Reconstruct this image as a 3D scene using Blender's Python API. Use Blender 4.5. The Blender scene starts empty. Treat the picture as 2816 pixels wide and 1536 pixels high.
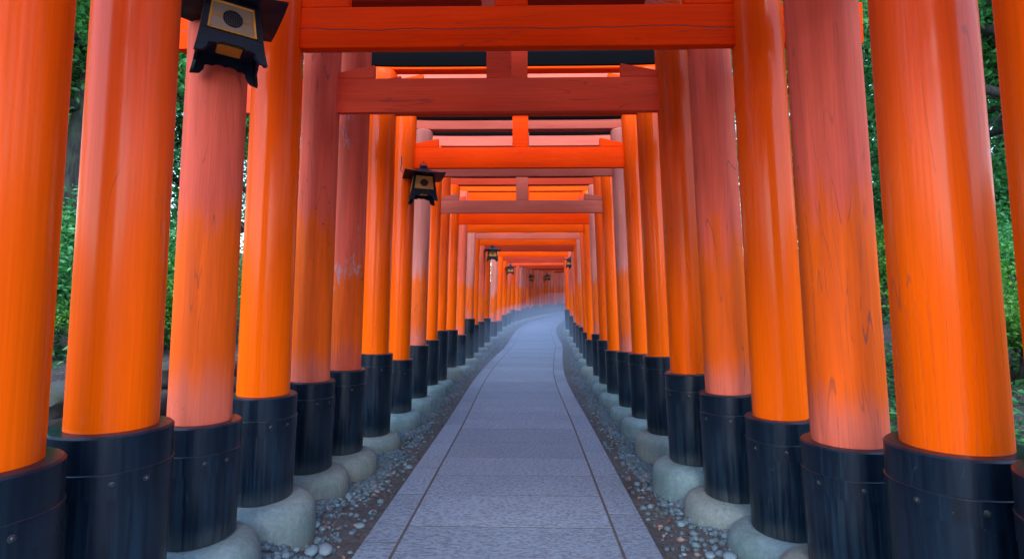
import bpy, bmesh, math, random
import numpy as np
from mathutils import Vector, Matrix, noise as mnoise

random.seed(7)
rng = np.random.default_rng(7)
scene = bpy.context.scene
COL = scene.collection
R = math.radians

# ------------------------------------------------------------------ layout functions
CAM_H = 1.22

def interp(x, pts):
    return float(np.interp(x, [p[0] for p in pts], [p[1] for p in pts]))

def smooth_interp(pts):
    xs = np.array([p[0] for p in pts], float); ys = np.array([p[1] for p in pts], float)
    m = np.gradient(ys, xs)
    def f(x):
        x = float(x)
        if x <= xs[0]: return float(ys[0] + m[0] * (x - xs[0]))
        if x >= xs[-1]: return float(ys[-1] + m[-1] * (x - xs[-1]))
        i = int(np.searchsorted(xs, x) - 1); h = xs[i + 1] - xs[i]; t = (x - xs[i]) / h
        return float((2*t**3-3*t*t+1)*ys[i] + (t**3-2*t*t+t)*h*m[i] + (-2*t**3+3*t*t)*ys[i+1] + (t**3-t*t)*h*m[i+1])
    return f

center = smooth_interp([(-40, 0), (0, 0), (6, 0.0), (9, .05), (11.1, .16), (13.25, .24), (16.6, .39), (19, .5), (22, .78),
                        (25, 1.25), (28, 2.0), (31, 3.0), (34, 4.3), (37, 6.0), (40, 8.2), (46, 13.5)])
path_c = smooth_interp([(-40, -.09), (0, -.09), (2.5, -.067), (5, -.035), (9.4, .02), (11.5, .16), (14, .36), (17, .46), (20, .6), (24, 1.05), (25.5, 1.33),
                        (28, 2.0), (31, 3.0), (34, 4.3), (37, 6.0), (40, 8.2), (46, 13.5)])
rise = smooth_interp([(-40, 0), (0, 0), (9, 0), (14, .12), (19, .22), (24, .36), (28, .5), (35, .72), (46, .9)])

def slope_of(f, y):
    return (f(y + .05) - f(y - .05)) / .1

def ss(a, b, x):
    t = min(1, max(0, (x - a) / (b - a))); return t * t * (3 - 2 * t)

def terrain(x, y):
    u = x - path_c(y)
    g = rise(y)
    near = 1 - ss(2.6, 3.5, y)
    gl = -.04 + .21 * near
    gr = .04 - .18 * ss(3.3, 4.5, y)
    if u < 0:
        a = -u
        z = -.035 + (gl + .035) * ss(.82, 1.15, a)
        z += .12 * ss(1.7, 2.6, a)
        z += .62 * ss(3.0, 3.25, a) + .16 * max(0, min(a, 26) - 3.25)
    else:
        z = -.035 + (gr + .035) * ss(.82, 1.2, u)
        z += .15 * ss(1.75, 2.2, u) + .42 * max(0, min(u, 9) - 2.1) + .12 * max(0, min(u, 30) - 9)
    a = abs(u)
    if a > .85:
        k = min(1, (a - .85) / .5)
        z += k * .018 * mnoise.noise((x * 2.3, y * 2.3, 1.0)) + k * .008 * mnoise.noise((x * 7, y * 7, 4.0))
    if a > 2:
        z += .10 * (a - 2 if a < 4 else 2) * mnoise.noise((x * .6, y * .6, 9.0))
    return g + z

# ------------------------------------------------------------------ mesh helpers
class MB:
    def __init__(s): s.v = []; s.f = []; s.sm = []
    def add(s, vs, fs, smooth=False):
        o = len(s.v); s.v += [tuple(p) for p in vs]; s.f += [tuple(i + o for i in f) for f in fs]; s.sm += [smooth] * len(fs)
    def box(s, x0, x1, y0, y1, z0, z1, bev=0.0, seg=2, M=None):
        bm = bmesh.new(); bmesh.ops.create_cube(bm, size=1)
        for v in bm.verts:
            v.co = Vector(((x0 + x1) / 2 + v.co.x * (x1 - x0), (y0 + y1) / 2 + v.co.y * (y1 - y0), (z0 + z1) / 2 + v.co.z * (z1 - z0)))
        if bev > 0:
            bmesh.ops.bevel(bm, geom=bm.edges[:], offset=bev, segments=seg, affect='EDGES', profile=.6)
        s.bm(bm, M, False)
    def bm(s, bm, M=None, smooth=False):
        bm.verts.index_update()
        s.add([(M @ v.co) if M is not None else v.co.copy() for v in bm.verts], [[v.index for v in f.verts] for f in bm.faces], smooth)
        bm.free()
    def lathe(s, prof, n=32, M=None, smooth=True, wob=None, closed=False):
        vs = []; fs = []
        for k, (r, z) in enumerate(prof):
            for i in range(n):
                a = 2 * math.pi * i / n
                rr = r * (1 + (wob(a, z) if wob else 0))
                p = Vector((rr * math.cos(a), rr * math.sin(a), z))
                vs.append(M @ p if M is not None else p)
        for k in range(len(prof) - 1):
            for i in range(n):
                j = (i + 1) % n
                fs.append((k * n + i, k * n + j, (k + 1) * n + j, (k + 1) * n + i))
        s.add(vs, fs, smooth)
    def cap(s, r, z, n=32, M=None, up=True):
        vs = [Vector((r * math.cos(2 * math.pi * i / n), r * math.sin(2 * math.pi * i / n), z)) for i in range(n)]
        if M is not None: vs = [M @ p for p in vs]
        s.add(vs, [tuple(range(n)) if up else tuple(reversed(range(n)))])
    def tube(s, pts, rad, n=8, smooth=True):
        pts = [Vector(p) for p in pts]; rads = rad if isinstance(rad, (list, tuple)) else [rad] * len(pts)
        vs = []; fs = []; prev = None
        for k, p in enumerate(pts):
            t = (pts[min(k + 1, len(pts) - 1)] - pts[max(k - 1, 0)]).normalized()
            if prev is None:
                a = Vector((0, 0, 1)) if abs(t.z) < .9 else Vector((1, 0, 0)); u = t.cross(a).normalized()
            else:
                u = (prev - t * prev.dot(t)).normalized()
            prev = u; w = t.cross(u)
            for i in range(n):
                a = 2 * math.pi * i / n
                vs.append(p + (u * math.cos(a) + w * math.sin(a)) * rads[k])
        for k in range(len(pts) - 1):
            for i in range(n):
                j = (i + 1) % n
                fs.append((k * n + i, k * n + j, (k + 1) * n + j, (k + 1) * n + i))
        fs.append(tuple(reversed(range(n)))); fs.append(tuple((len(pts) - 1) * n + i for i in range(n)))
        s.add(vs, fs, smooth)
    def mesh(s, name, mat):
        me = bpy.data.meshes.new(name); me.from_pydata(s.v, [], s.f); me.validate()
        if len(me.polygons) == len(s.sm): me.polygons.foreach_set('use_smooth', s.sm)
        if mat: me.materials.append(mat)
        me.set_sharp_from_angle(angle=R(38))
        me.update(); return me
    def build(s, name, mat, parent=None, M=None):
        return link(name, s.mesh(name, mat), parent, M)

def link(name, me, parent=None, M=None):
    o = bpy.data.objects.new(name, me); COL.objects.link(o)
    if parent is not None: o.parent = parent
    if M is not None: o.matrix_basis = M
    return o

def tag(o, label=None, cat=None, group=None, kind=None):
    if label: o['label'] = label
    if cat: o['category'] = cat
    if group: o['group'] = group
    if kind: o['kind'] = kind
    return o

def empty(name, loc, rz=0.0, rx=0.0, ry=0.0):
    o = bpy.data.objects.new(name, None); COL.objects.link(o)
    o.empty_display_size = .2; o.location = loc; o.rotation_euler = (rx, ry, rz)
    return o

def np_mesh(name, V, F, mat, smooth=True, tint=None):
    V = np.asarray(V, np.float32); F = np.asarray(F, np.int32); k = F.shape[1]
    me = bpy.data.meshes.new(name)
    me.vertices.add(len(V)); me.vertices.foreach_set('co', V.ravel())
    me.loops.add(F.size); me.loops.foreach_set('vertex_index', F.ravel())
    me.polygons.add(len(F)); me.polygons.foreach_set('loop_start', np.arange(0, F.size, k, dtype=np.int32))
    me.polygons.foreach_set('use_smooth', np.full(len(F), smooth))
    me.update(calc_edges=True)
    if tint is not None:
        at = me.attributes.new('tint', 'FLOAT', 'POINT'); at.data.foreach_set('value', np.asarray(tint, np.float32))
    me.materials.append(mat)
    return me

# ------------------------------------------------------------------ node helpers
class NT:
    def __init__(s, name):
        s.m = bpy.data.materials.new(name); s.m.use_nodes = True; s.t = s.m.node_tree; s.t.nodes.clear()
        s.out = s.n('ShaderNodeOutputMaterial')
    def n(s, ty, **kw):
        nd = s.t.nodes.new(ty)
        for k, v in kw.items(): setattr(nd, k, v)
        return nd
    def set(s, sock, v):
        if v is None: return
        if isinstance(v, bpy.types.NodeSocket): s.t.links.new(v, sock)
        elif isinstance(v, (tuple, list)) and sock.type == 'RGBA': sock.default_value = (*v[:3], 1)
        else: sock.default_value = v
    def math(s, op, a, b=None, c=None, clamp=False):
        nd = s.n('ShaderNodeMath', operation=op, use_clamp=clamp)
        for i, v in enumerate((a, b, c)): s.set(nd.inputs[i], v)
        return nd.outputs[0]
    def vmath(s, op, a, b=None):
        nd = s.n('ShaderNodeVectorMath', operation=op); s.set(nd.inputs[0], a); s.set(nd.inputs[1], b); return nd.outputs[0]
    def mapr(s, v, a, b, c=0.0, d=1.0, smooth=True):
        nd = s.n('ShaderNodeMapRange'); nd.interpolation_type = 'SMOOTHSTEP' if smooth else 'LINEAR'
        for i, q in enumerate((v, a, b, c, d)): s.set(nd.inputs[i], q)
        return nd.outputs[0]
    def mix(s, f, a, b, blend='MIX'):
        nd = s.n('ShaderNodeMix', data_type='RGBA', blend_type=blend)
        s.set(nd.inputs[0], f); s.set(nd.inputs[6], a); s.set(nd.inputs[7], b); return nd.outputs[2]
    def noise(s, vec, scale, detail=3, rough=.5, dist=0.0, col=False):
        nd = s.n('ShaderNodeTexNoise'); s.set(nd.inputs['Vector'], vec)
        nd.inputs['Scale'].default_value = scale; nd.inputs['Detail'].default_value = detail
        nd.inputs['Roughness'].default_value = rough; nd.inputs['Distortion'].default_value = dist
        return nd.outputs['Color' if col else 'Fac']
    def voro(s, vec, scale, feature='F1', out='Distance'):
        nd = s.n('ShaderNodeTexVoronoi', feature=feature); s.set(nd.inputs['Vector'], vec); nd.inputs['Scale'].default_value = scale
        return nd.outputs[out]
    def scale(s, vec, v):
        return s.vmath('MULTIPLY', vec, v)
    def coord(s, which='Object'):
        return s.n('ShaderNodeTexCoord').outputs[which]
    def bump(s, h, strength=.3, dist=.01, normal=None):
        nd = s.n('ShaderNodeBump'); nd.inputs['Strength'].default_value = strength; nd.inputs['Distance'].default_value = dist
        s.set(nd.inputs['Height'], h); s.set(nd.inputs['Normal'], normal); return nd.outputs[0]
    def attr(s, name, ty='GEOMETRY'):
        nd = s.n('ShaderNodeAttribute', attribute_name=name, attribute_type=ty); return nd.outputs['Fac']
    def bsdf(s, color, rough=.5, normal=None, **kw):
        b = s.n('ShaderNodeBsdfPrincipled')
        s.set(b.inputs['Base Color'], color); s.set(b.inputs['Roughness'], rough); s.set(b.inputs['Normal'], normal)
        for k, v in kw.items(): s.set(b.inputs[k], v)
        s.t.links.new(b.outputs[0], s.out.inputs[0]); return b

# ------------------------------------------------------------------ materials
def paint(name, lo, hi, axis='Z', z0=True, width=.35, amp=.5, gloss=.2, coat=.35, grain=.4, fade=None, peel=0.0, stains=.5, spec=.03, tone=1.0, rough_bump=.16, crack_z=None):
    """Vermilion paint on wood. Old coat above the line each object keeps in its z0, newer coat below; grain runs along axis."""
    m = NT(name); P = m.coord()
    if axis == 'X':
        sp = m.n('ShaderNodeSeparateXYZ'); m.set(sp.inputs[0], P); cb = m.n('ShaderNodeCombineXYZ')
        m.set(cb.inputs[0], sp.outputs[2]); m.set(cb.inputs[1], sp.outputs[1]); m.set(cb.inputs[2], sp.outputs[0]); Q = cb.outputs[0]
    else:
        Q = P
    rnd = m.n('ShaderNodeObjectInfo').outputs['Random']
    off = m.n('ShaderNodeCombineXYZ'); r50 = m.math('MULTIPLY', rnd, 57.0)
    for i in range(3): m.set(off.inputs[i], r50)
    V = m.vmath('ADD', Q, off.outputs[0])
    spz = m.n('ShaderNodeSeparateXYZ'); m.set(spz.inputs[0], P); z = spz.outputs[2]
    streak = m.noise(m.scale(V, (16, 16, 1.1)), 1.0, 4, .6)
    fibre = m.noise(m.scale(V, (120, 120, 2.2)), 1.0, 3, .6)
    blot = m.noise(m.scale(V, (4, 4, 1.4)), 1.0, 4, .55)
    if z0:
        zz = m.math('ADD', m.math('SUBTRACT', z, m.attr('z0', 'OBJECT')), m.math('MULTIPLY', m.math('SUBTRACT', m.math('ADD', m.math('MULTIPLY', streak, .5), m.math('MULTIPLY', blot, .5)), .5), amp * 2))
        t = m.mapr(zz, -width / 2, width / 2)
        col = m.mix(t, lo, hi)
    else:
        t = None; col = m.mix(m.mapr(blot, .35, .7), lo, hi)
    if fade is not None:   # worn coat just above the black sleeve
        zb = m.math('SUBTRACT', z, m.attr('z1', 'OBJECT'))
        fm = m.mapr(m.math('ADD', zb, m.math('MULTIPLY', streak, .35)), .42, .22)
        col = m.mix(m.math('MULTIPLY', fm, .85), col, fade)
    # tonal streaks
    col = m.mix(1.0, col, m.mix(m.mapr(streak, .3, .72), (1 - .20 * tone, 1 - .26 * tone, 1 - .28 * tone), (1 + .07 * tone, 1 + .06 * tone, 1 + .05 * tone)), 'MULTIPLY')
    col = m.mix(1.0, col, m.mix(m.mapr(fibre, .3, .7), (.93, .92, .92), (1.04, 1.04, 1.04)), 'MULTIPLY')
    # cathedral grain lines and checks in the wood
    g = m.noise(m.scale(V, (4.2, 4.2, .30)), 1.0, 2.0, .5, .2)
    fr = m.math('ABSOLUTE', m.math('SUBTRACT', m.math('FRACT', m.math('MULTIPLY', g, 19.0)), .5))
    line = m.mapr(fr, .030, .006)
    gmask = m.mapr(m.noise(m.scale(V, (2.2, 2.2, .7)), 1.3, 2), .44, .56)
    brk = m.mapr(m.noise(m.scale(V, (9, 9, 5)), 2.0, 3), .40, .52)
    line = m.math('MULTIPLY', m.math('MULTIPLY', line, gmask), brk)
    ck = m.noise(m.scale(V, (10, 10, .5)), 1.0, 3.5, .55, .4)
    crack = m.mapr(m.math('ABSOLUTE', m.math('SUBTRACT', ck, 0.5)), .006, .002)
    cmask = m.mapr(m.noise(m.scale(V, (3, 3, 1.1)), 1.6, 2), .56, .64)
    crack = m.math('MULTIPLY', crack, cmask)
    dark = m.math('MULTIPLY', m.math('MAXIMUM', line, m.math('MULTIPLY', crack, .7)), grain, clamp=True)
    if crack_z is not None:   # one long check running the length of the beam
        xs = m.n('ShaderNodeCombineXYZ'); m.set(xs.inputs[0], m.n('ShaderNodeSeparateXYZ').outputs[0]); sx = m.n('ShaderNodeSeparateXYZ'); m.set(sx.inputs[0], P)
        m.set(xs.inputs[0], sx.outputs[0])
        wv = m.math('ADD', m.math('MULTIPLY', m.math('SUBTRACT', m.noise(xs.outputs[0], 2.2, 1), .5), .05), m.math('MULTIPLY', m.math('SUBTRACT', m.noise(xs.outputs[0], 22, 3), .5), .010))
        dz = m.math('ABSOLUTE', m.math('SUBTRACT', sx.outputs[2], m.math('ADD', wv, crack_z)))
        lc = m.math('MULTIPLY', m.mapr(dz, .0035, .0012), m.mapr(m.noise(xs.outputs[0], 5, 2), .30, .38))
        dark = m.math('MAXIMUM', dark, lc)
    col = m.mix(dark, col, (.10, .045, .05))
    spots = m.math('MULTIPLY', m.mapr(m.noise(m.scale(V, (26, 26, 11)), 1.0, 5, .65), .69, .74), m.mapr(m.noise(V, 2.3, 2), .52, .6))
    col = m.mix(m.math('MULTIPLY', spots, stains), col, (.16, .06, .04))
    if peel > 0:
        pl = m.math('MULTIPLY', m.mapr(m.noise(m.scale(V, (22, 22, 7)), 1.0, 6, .72), .54, .60), m.mapr(m.noise(m.scale(V, (5, 5, 2.2)), 1.0, 2), .50, .62))
        col = m.mix(m.math('MULTIPLY', pl, peel), col, (.40, .28, .30))
    rough = m.mapr(m.math('ADD', m.math('MULTIPLY', streak, .6), m.math('MULTIPLY', fibre, .4)), .3, .7, gloss + .14, gloss + .24)
    if t is not None:
        rough = m.math('ADD', rough, m.math('MULTIPLY', t, .10))
    h = m.math('SUBTRACT', m.math('ADD', m.math('MULTIPLY', fibre, .35), m.math('MULTIPLY', streak, .5)), m.math('MULTIPLY', dark, .8))
    nrm = m.bump(h, rough_bump, .004)
    kw = {'Coat Weight': coat, 'Coat Roughness': gloss * 1.7 + .02, 'Specular IOR Level': spec}
    m.bsdf(col, rough, nrm, **kw)
    return m.m

ORANGE_LO = (.86, .110, .001); ORANGE_HI = (.80, .074, .002)
SALMON = (.74, .115, .068); LILAC = (.62, .20, .17)
M = {}
M['glossy'] = paint('glossy vermilion', ORANGE_LO, ORANGE_HI, width=1.5, amp=.4, gloss=.10, coat=.30, grain=.04, stains=.45, tone=.18, rough_bump=.012)
M['glossy_pink'] = paint('glossy vermilion faded above', (.86, .106, .001), (.76, .076, .012), width=1.2, amp=.5, gloss=.10, coat=.32, grain=.35, stains=.45, tone=.22, rough_bump=.015)
M['worn'] = paint('worn vermilion', (.84, .115, .003), SALMON, width=.24, amp=.7, gloss=.40, coat=.04, grain=.6, fade=(.68, .15, .10), spec=.16)
M['peeling'] = paint('peeling vermilion', (.82, .11, .004), SALMON, width=.24, amp=.7, gloss=.44, coat=.03, grain=.6, fade=(.64, .10, .06), peel=.85, spec=.16)
M['lilac'] = paint('bleached vermilion', (.84, .12, .005), LILAC, width=.2, amp=.5, gloss=.42, coat=.04, grain=.55, fade=(.66, .16, .12), spec=.22)
M['brown'] = paint('old glossy vermilion', (.82, .100, .001), (.70, .066, .006), width=1.0, amp=.5, gloss=.14, coat=.2, rough_bump=.05, grain=.65)
M['old'] = paint('old dull vermilion', (.62, .085, .025), (.56, .13, .09), width=.5, amp=.5, gloss=.4, coat=.04, grain=.5, fade=(.46, .09, .055), spec=.2)
M['beam_red'] = paint('red beam paint', (.82, .044, .001), (.86, .054, .001), tone=.45, axis='X', z0=False, gloss=.42, coat=0, grain=.6, stains=.5)
M['beam_crack'] = paint('cracked red beam paint', (.82, .044, .001), (.86, .054, .001), tone=.45, axis='X', z0=False, gloss=.42, coat=0, grain=.45, stains=.6, crack_z=2.640)
M['beam_dull'] = paint('dull red beam paint', (.82, .085, .038), (.85, .10, .05), tone=.45, axis='X', z0=False, gloss=.5, coat=0, grain=.6, stains=.6)
M['beam_pink'] = paint('pink beam paint', (.46, .095, .07), (.50, .115, .085), tone=.45, axis='X', z0=False, gloss=.55, coat=0, grain=.4, stains=.6)
M['beam_orange'] = paint('orange beam paint', (.66, .055, .001), (.70, .066, .001), tone=.45, axis='X', z0=False, gloss=.36, coat=.02, grain=.35, stains=.3)
M['beam_maroon'] = paint('maroon beam paint', (.34, .032, .014), (.38, .038, .018), tone=.45, axis='X', z0=False, gloss=.5, coat=0, grain=.35, stains=.3)

def make_sleeve_mat(name='black lacquered sheet', dust_sheen_mix=.5):
    m = NT(name); P = m.coord()
    rnd = m.n('ShaderNodeObjectInfo').outputs['Random']; off = m.n('ShaderNodeCombineXYZ')
    for i in range(3): m.set(off.inputs[i], m.math('MULTIPLY', rnd, 41.0))
    V = m.vmath('ADD', P, off.outputs[0])
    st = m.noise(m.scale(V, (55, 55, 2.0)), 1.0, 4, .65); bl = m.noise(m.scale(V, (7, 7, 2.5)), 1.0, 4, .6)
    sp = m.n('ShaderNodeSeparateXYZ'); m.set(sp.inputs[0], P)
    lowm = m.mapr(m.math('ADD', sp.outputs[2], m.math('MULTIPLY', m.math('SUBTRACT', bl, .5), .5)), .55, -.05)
    dust_sheen = m.math('MULTIPLY', m.mapr(st, .35, .75), m.math('ADD', .25, m.math('MULTIPLY', lowm, .75)))
    col = m.mix(m.math('MULTIPLY', dust_sheen, dust_sheen_mix), (.002, .006, .015), (.009, .052, .098))  # dust streaks plus blue sky sheen painted into the colour, stronger low down
    mud = m.math('MULTIPLY', m.mapr(m.math('ADD', sp.outputs[2], m.math('MULTIPLY', m.math('SUBTRACT', bl, .5), .16)), .10, .0), m.mapr(st, .3, .6, .3, 1.0))
    col = m.mix(m.math('MULTIPLY', mud, .5), col, (.075, .085, .09))
    drip = m.mapr(m.noise(m.scale(V, (34, 34, .8)), 1.0, 3), .60, .72)
    col = m.mix(m.math('MULTIPLY', drip, .6), col, (.003, .004, .006))
    scr = m.math('MULTIPLY', m.mapr(m.math('ABSOLUTE', m.math('SUBTRACT', m.noise(m.scale(V, (14, 14, 2.2)), 1.0, 1.5, .5), .5)), .003, .0008), m.mapr(m.noise(V, 6.0, 2), .6, .66))
    col = m.mix(m.math('MULTIPLY', scr, .06), col, (.25, .3, .35))
    speck = m.mapr(m.noise(V, 130.0, 2), .76, .80); col = m.mix(m.math('MULTIPLY', speck, .35), col, (.20, .24, .27))
    rough = m.mapr(m.math('ADD', m.math('MULTIPLY', dust_sheen, .7), m.math('MULTIPLY', bl, .3)), .05, .6, .26, .56)
    m.bsdf(col, rough, m.bump(m.math('ADD', st, m.math('MULTIPLY', bl, .8)), .10, .003), **{'Specular IOR Level': .38})
    return m.m
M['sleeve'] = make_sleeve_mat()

def simple(name, col, rough=.5, metallic=0.0, var=.15, scale=30.0, bump=.1, spec=.5):
    m = NT(name); P = m.coord()
    n = m.noise(P, scale, 4, .6)
    c = m.mix(1.0, col, m.mix(m.mapr(n, .25, .75), (1 - var,) * 3, (1 + var,) * 3), 'MULTIPLY')
    m.bsdf(c, m.mapr(n, .2, .8, rough - .08, rough + .1), m.bump(n, bump, .004), Metallic=metallic, **{'Specular IOR Level': spec})
    return m.m
M['bolt'] = simple('bolt steel', (.035, .04, .05), .45, .5)
M['black_lintel'] = simple('black lacquered lintel', (.002, .0025, .0035), .8, spec=.03, bump=0)
M['iron'] = simple('black lantern iron', (.006, .012, .026), .5, .0, .35, 18, .18, spec=.16)
M['gold'] = simple('gilt frame', (.58, .27, .025), .4, .3, .12, 60)
M['paper'] = simple('lantern paper', (.23, .175, .14), .8, 0, .08, 14)
M['paper_tan'] = simple('tan lantern paper', (.46, .22, .07), .8, 0, .1, 14)
M['wire'] = simple('dark wire', (.02, .018, .018), .5)

def make_stone(name, base, green, scale=1.0):
    m = NT(name); P = m.coord(); rnd = m.n('ShaderNodeObjectInfo').outputs['Random']; off = m.n('ShaderNodeCombineXYZ')
    for i in range(3): m.set(off.inputs[i], m.math('MULTIPLY', rnd, 23.0))
    V = m.vmath('ADD', P, off.outputs[0])
    a = m.noise(V, 5 * scale, 5, .6); b = m.noise(V, 60 * scale, 4, .7); c = m.noise(m.scale(V, (38, 38, 6)), scale, 3, .6)
    col = m.mix(m.mapr(a, .35, .7), base, green)
    col = m.mix(m.mapr(rnd, .45, .75), col, m.mix(m.mapr(a, .3, .7), (.165, .19, .185), (.115, .16, .16)))
    col = m.mix(1.0, col, m.mix(m.mapr(b, .3, .7), (.84, .85, .86), (1.10, 1.10, 1.10)), 'MULTIPLY')
    col = m.mix(1.0, col, m.mix(m.mapr(c, .35, .7), (.90, .905, .91), (1.06, 1.06, 1.07)), 'MULTIPLY')
    sp = m.n('ShaderNodeSeparateXYZ'); m.set(sp.inputs[0], P)
    dirt = m.mapr(m.math('ADD', sp.outputs[2], m.math('MULTIPLY', m.math('SUBTRACT', a, .5), .12)), .19, .09)
    col = m.mix(m.math('MULTIPLY', dirt, .6), col, (.07, .06, .055))
    ck = m.math('MULTIPLY', m.mapr(m.math('ABSOLUTE', m.math('SUBTRACT', m.noise(m.scale(V, (9, 9, 2)), 1.0, 2), .5)), .006, .001), m.mapr(m.noise(V, 3.5, 1), .56, .62))
    col = m.mix(m.math('MULTIPLY', ck, .7), col, (.06, .06, .06))
    m.bsdf(col, .82, m.bump(m.math('ADD', m.math('ADD', b, m.math('MULTIPLY', c, .6)), m.math('MULTIPLY', a, 2)), .35, .006))
    return m.m
M['footing'] = make_stone('grey footing stone', (.14, .21, .235), (.085, .145, .155))
M['wall_stone'] = make_stone('mossy wall stone', (.055, .06, .065), (.025, .045, .025), .7)

def make_granite():
    m = NT('granite paving'); P = m.coord(); t = m.attr('tint')
    a = m.noise(P, 2.2, 4, .6); f = m.noise(P, 170, 3, .7); ch = m.noise(m.scale(P, (42, 105, 60)), 1.0, 2, .55, .3)
    v = m.math('ADD', m.math('ADD', m.math('MULTIPLY', a, .5), m.math('MULTIPLY', f, .25)), m.math('MULTIPLY', t, .55))
    col = m.mix(m.mapr(v, .25, 1.0, smooth=False), (.118, .170, .240), (.200, .268, .360))
    pit = m.mapr(ch, .55, .40)
    col = m.mix(m.math('MULTIPLY', pit, .62), col, (.050, .062, .095))
    col = m.mix(m.math('MULTIPLY', m.mapr(m.noise(P, 6, 5, .65), .60, .74), .35), col, (.10, .105, .115))
    m.bsdf(col, m.mapr(f, .3, .7, .55, .75), m.bump(m.math('ADD', m.math('MULTIPLY', ch, 1.0), m.math('MULTIPLY', f, .25)), .8, .008), **{'Specular IOR Level': .4})
    return m.m
M['granite'] = make_granite()
M['grout'] = simple('joint mortar', (.055, .050, .055), .9, 0, .3, 40, .3)

def make_soil():
    m = NT('bare soil'); P = m.coord()
    a = m.noise(P, 1.3, 5, .6); b = m.noise(P, 26, 5, .7); c = m.voro(P, 46.0)
    col = m.mix(m.mapr(a, .3, .7), (.030, .031, .037), (.055, .058, .066))
    col = m.mix(1.0, col, m.mix(m.mapr(b, .3, .7), (.6, .6, .6), (1.4, 1.38, 1.36)), 'MULTIPLY')
    peb = m.math('MULTIPLY', m.mapr(c, .36, .2), m.mapr(m.noise(P, 5, 2), .45, .6))
    col = m.mix(m.math('MULTIPLY', peb, .7), col, (.16, .165, .18))
    m.bsdf(col, .9, m.bump(m.math('ADD', b, m.math('MULTIPLY', peb, .7)), .6, .02))
    return m.m
M['soil'] = make_soil()

def tinted(name, stops, rough=.7, trans=0.0, bump=None, spec=.4):
    m = NT(name); t = m.attr('tint'); r = m.n('ShaderNodeValToRGB'); m.set(r.inputs[0], t)
    el = r.color_ramp.elements
    while len(el) < len(stops): el.new(.5)
    for e, (p, c) in zip(el, stops): e.position = p; e.color = (*c, 1)
    nrm = None
    if bump: nrm = m.bump(m.noise(m.coord(), bump, 4, .65), .4, .004)
    b = m.bsdf(r.outputs[0], rough, nrm, **{'Specular IOR Level': spec})
    if trans > 0:
        tr = m.n('ShaderNodeBsdfTranslucent'); m.set(tr.inputs[0], m.mix(1.0, r.outputs[0], (1.3, 1.6, .55), 'MULTIPLY'))
        mx = m.n('ShaderNodeMixShader'); mx.inputs[0].default_value = trans
        m.t.links.new(b.outputs[0], mx.inputs[1]); m.t.links.new(tr.outputs[0], mx.inputs[2]); m.t.links.new(mx.outputs[0], m.out.inputs[0])
    return m.m
M['gravel'] = tinted('gravel stones', [(0, (.03, .045, .058)), (.45, (.07, .112, .145)), (.8, (.13, .20, .25)), (.93, (.17, .13, .12)), (1, (.30, .33, .36))], .75, 0, 120)
M['dead'] = tinted('dead leaves', [(0, (.07, .035, .03)), (.5, (.14, .07, .06)), (1, (.22, .15, .13))], .7)
M['leaf_bright'] = tinted('bright leaves', [(0, (.03, .12, .03)), (.5, (.06, .22, .045)), (1, (.15, .34, .06))], .5, .4)
M['leaf_deep'] = tinted('deep green leaves', [(0, (.02, .11, .05)), (.5, (.045, .22, .09)), (1, (.10, .36, .13))], .45, .4)
M['leaf_dark'] = tinted('dark evergreen leaves', [(0, (.02, .12, .06)), (.6, (.05, .24, .11)), (1, (.11, .38, .15))], .4, .4)
def make_bark():
    m = NT('bark'); P = m.coord(); r = m.noise(m.scale(P, (26, 26, 3.2)), 1.0, 5, .65, .3); a = m.noise(P, 3, 3)
    col = m.mix(m.mapr(r, .35, .65), (.007, .009, .010), (.032, .036, .036))
    col = m.mix(m.math('MULTIPLY', m.mapr(a, .5, .65), .5), col, (.035, .065, .03))
    m.bsdf(col, .9, m.bump(r, .9, .03)); return m.m
M['bark'] = make_bark()

# ------------------------------------------------------------------ ground and path
def build_ground():
    xs = np.concatenate([[-700, -300, -120, -60, -35, -22], np.arange(-14, -4, .8), np.arange(-4, -2.2, .1), np.arange(-2.2, 2.6, .08), np.arange(2.6, 12, .5), np.arange(12, 22, 2), [30, 60, 120, 300, 700]])
    ys = np.concatenate([[-700, -300, -100, -50, -20, -8, -3], np.arange(-1, 8, .1), np.arange(8, 16, .25), np.arange(16, 44, .6), [46, 50, 60, 90, 160, 350, 900]])
    V = [(x, y, terrain(x, min(y, 44))) if abs(x) < 40 else (x, y, terrain(math.copysign(40, x), min(y, 44))) for y in ys for x in xs]
    nx = len(xs); F = [(j * nx + i, j * nx + i + 1, (j + 1) * nx + i + 1, (j + 1) * nx + i) for j in range(len(ys) - 1) for i in range(nx - 1)]
    o = link('ground', np_mesh('ground', V, F, M['soil'])); tag(o, kind='structure')
build_ground()

HALF = .757; BORDER = .185
def path_pt(y, u, z):
    s = slope_of(path_c, y); L = math.hypot(1, s)
    return (path_c(y) + u / L, y - u * s / L, rise(y) + z)

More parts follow.
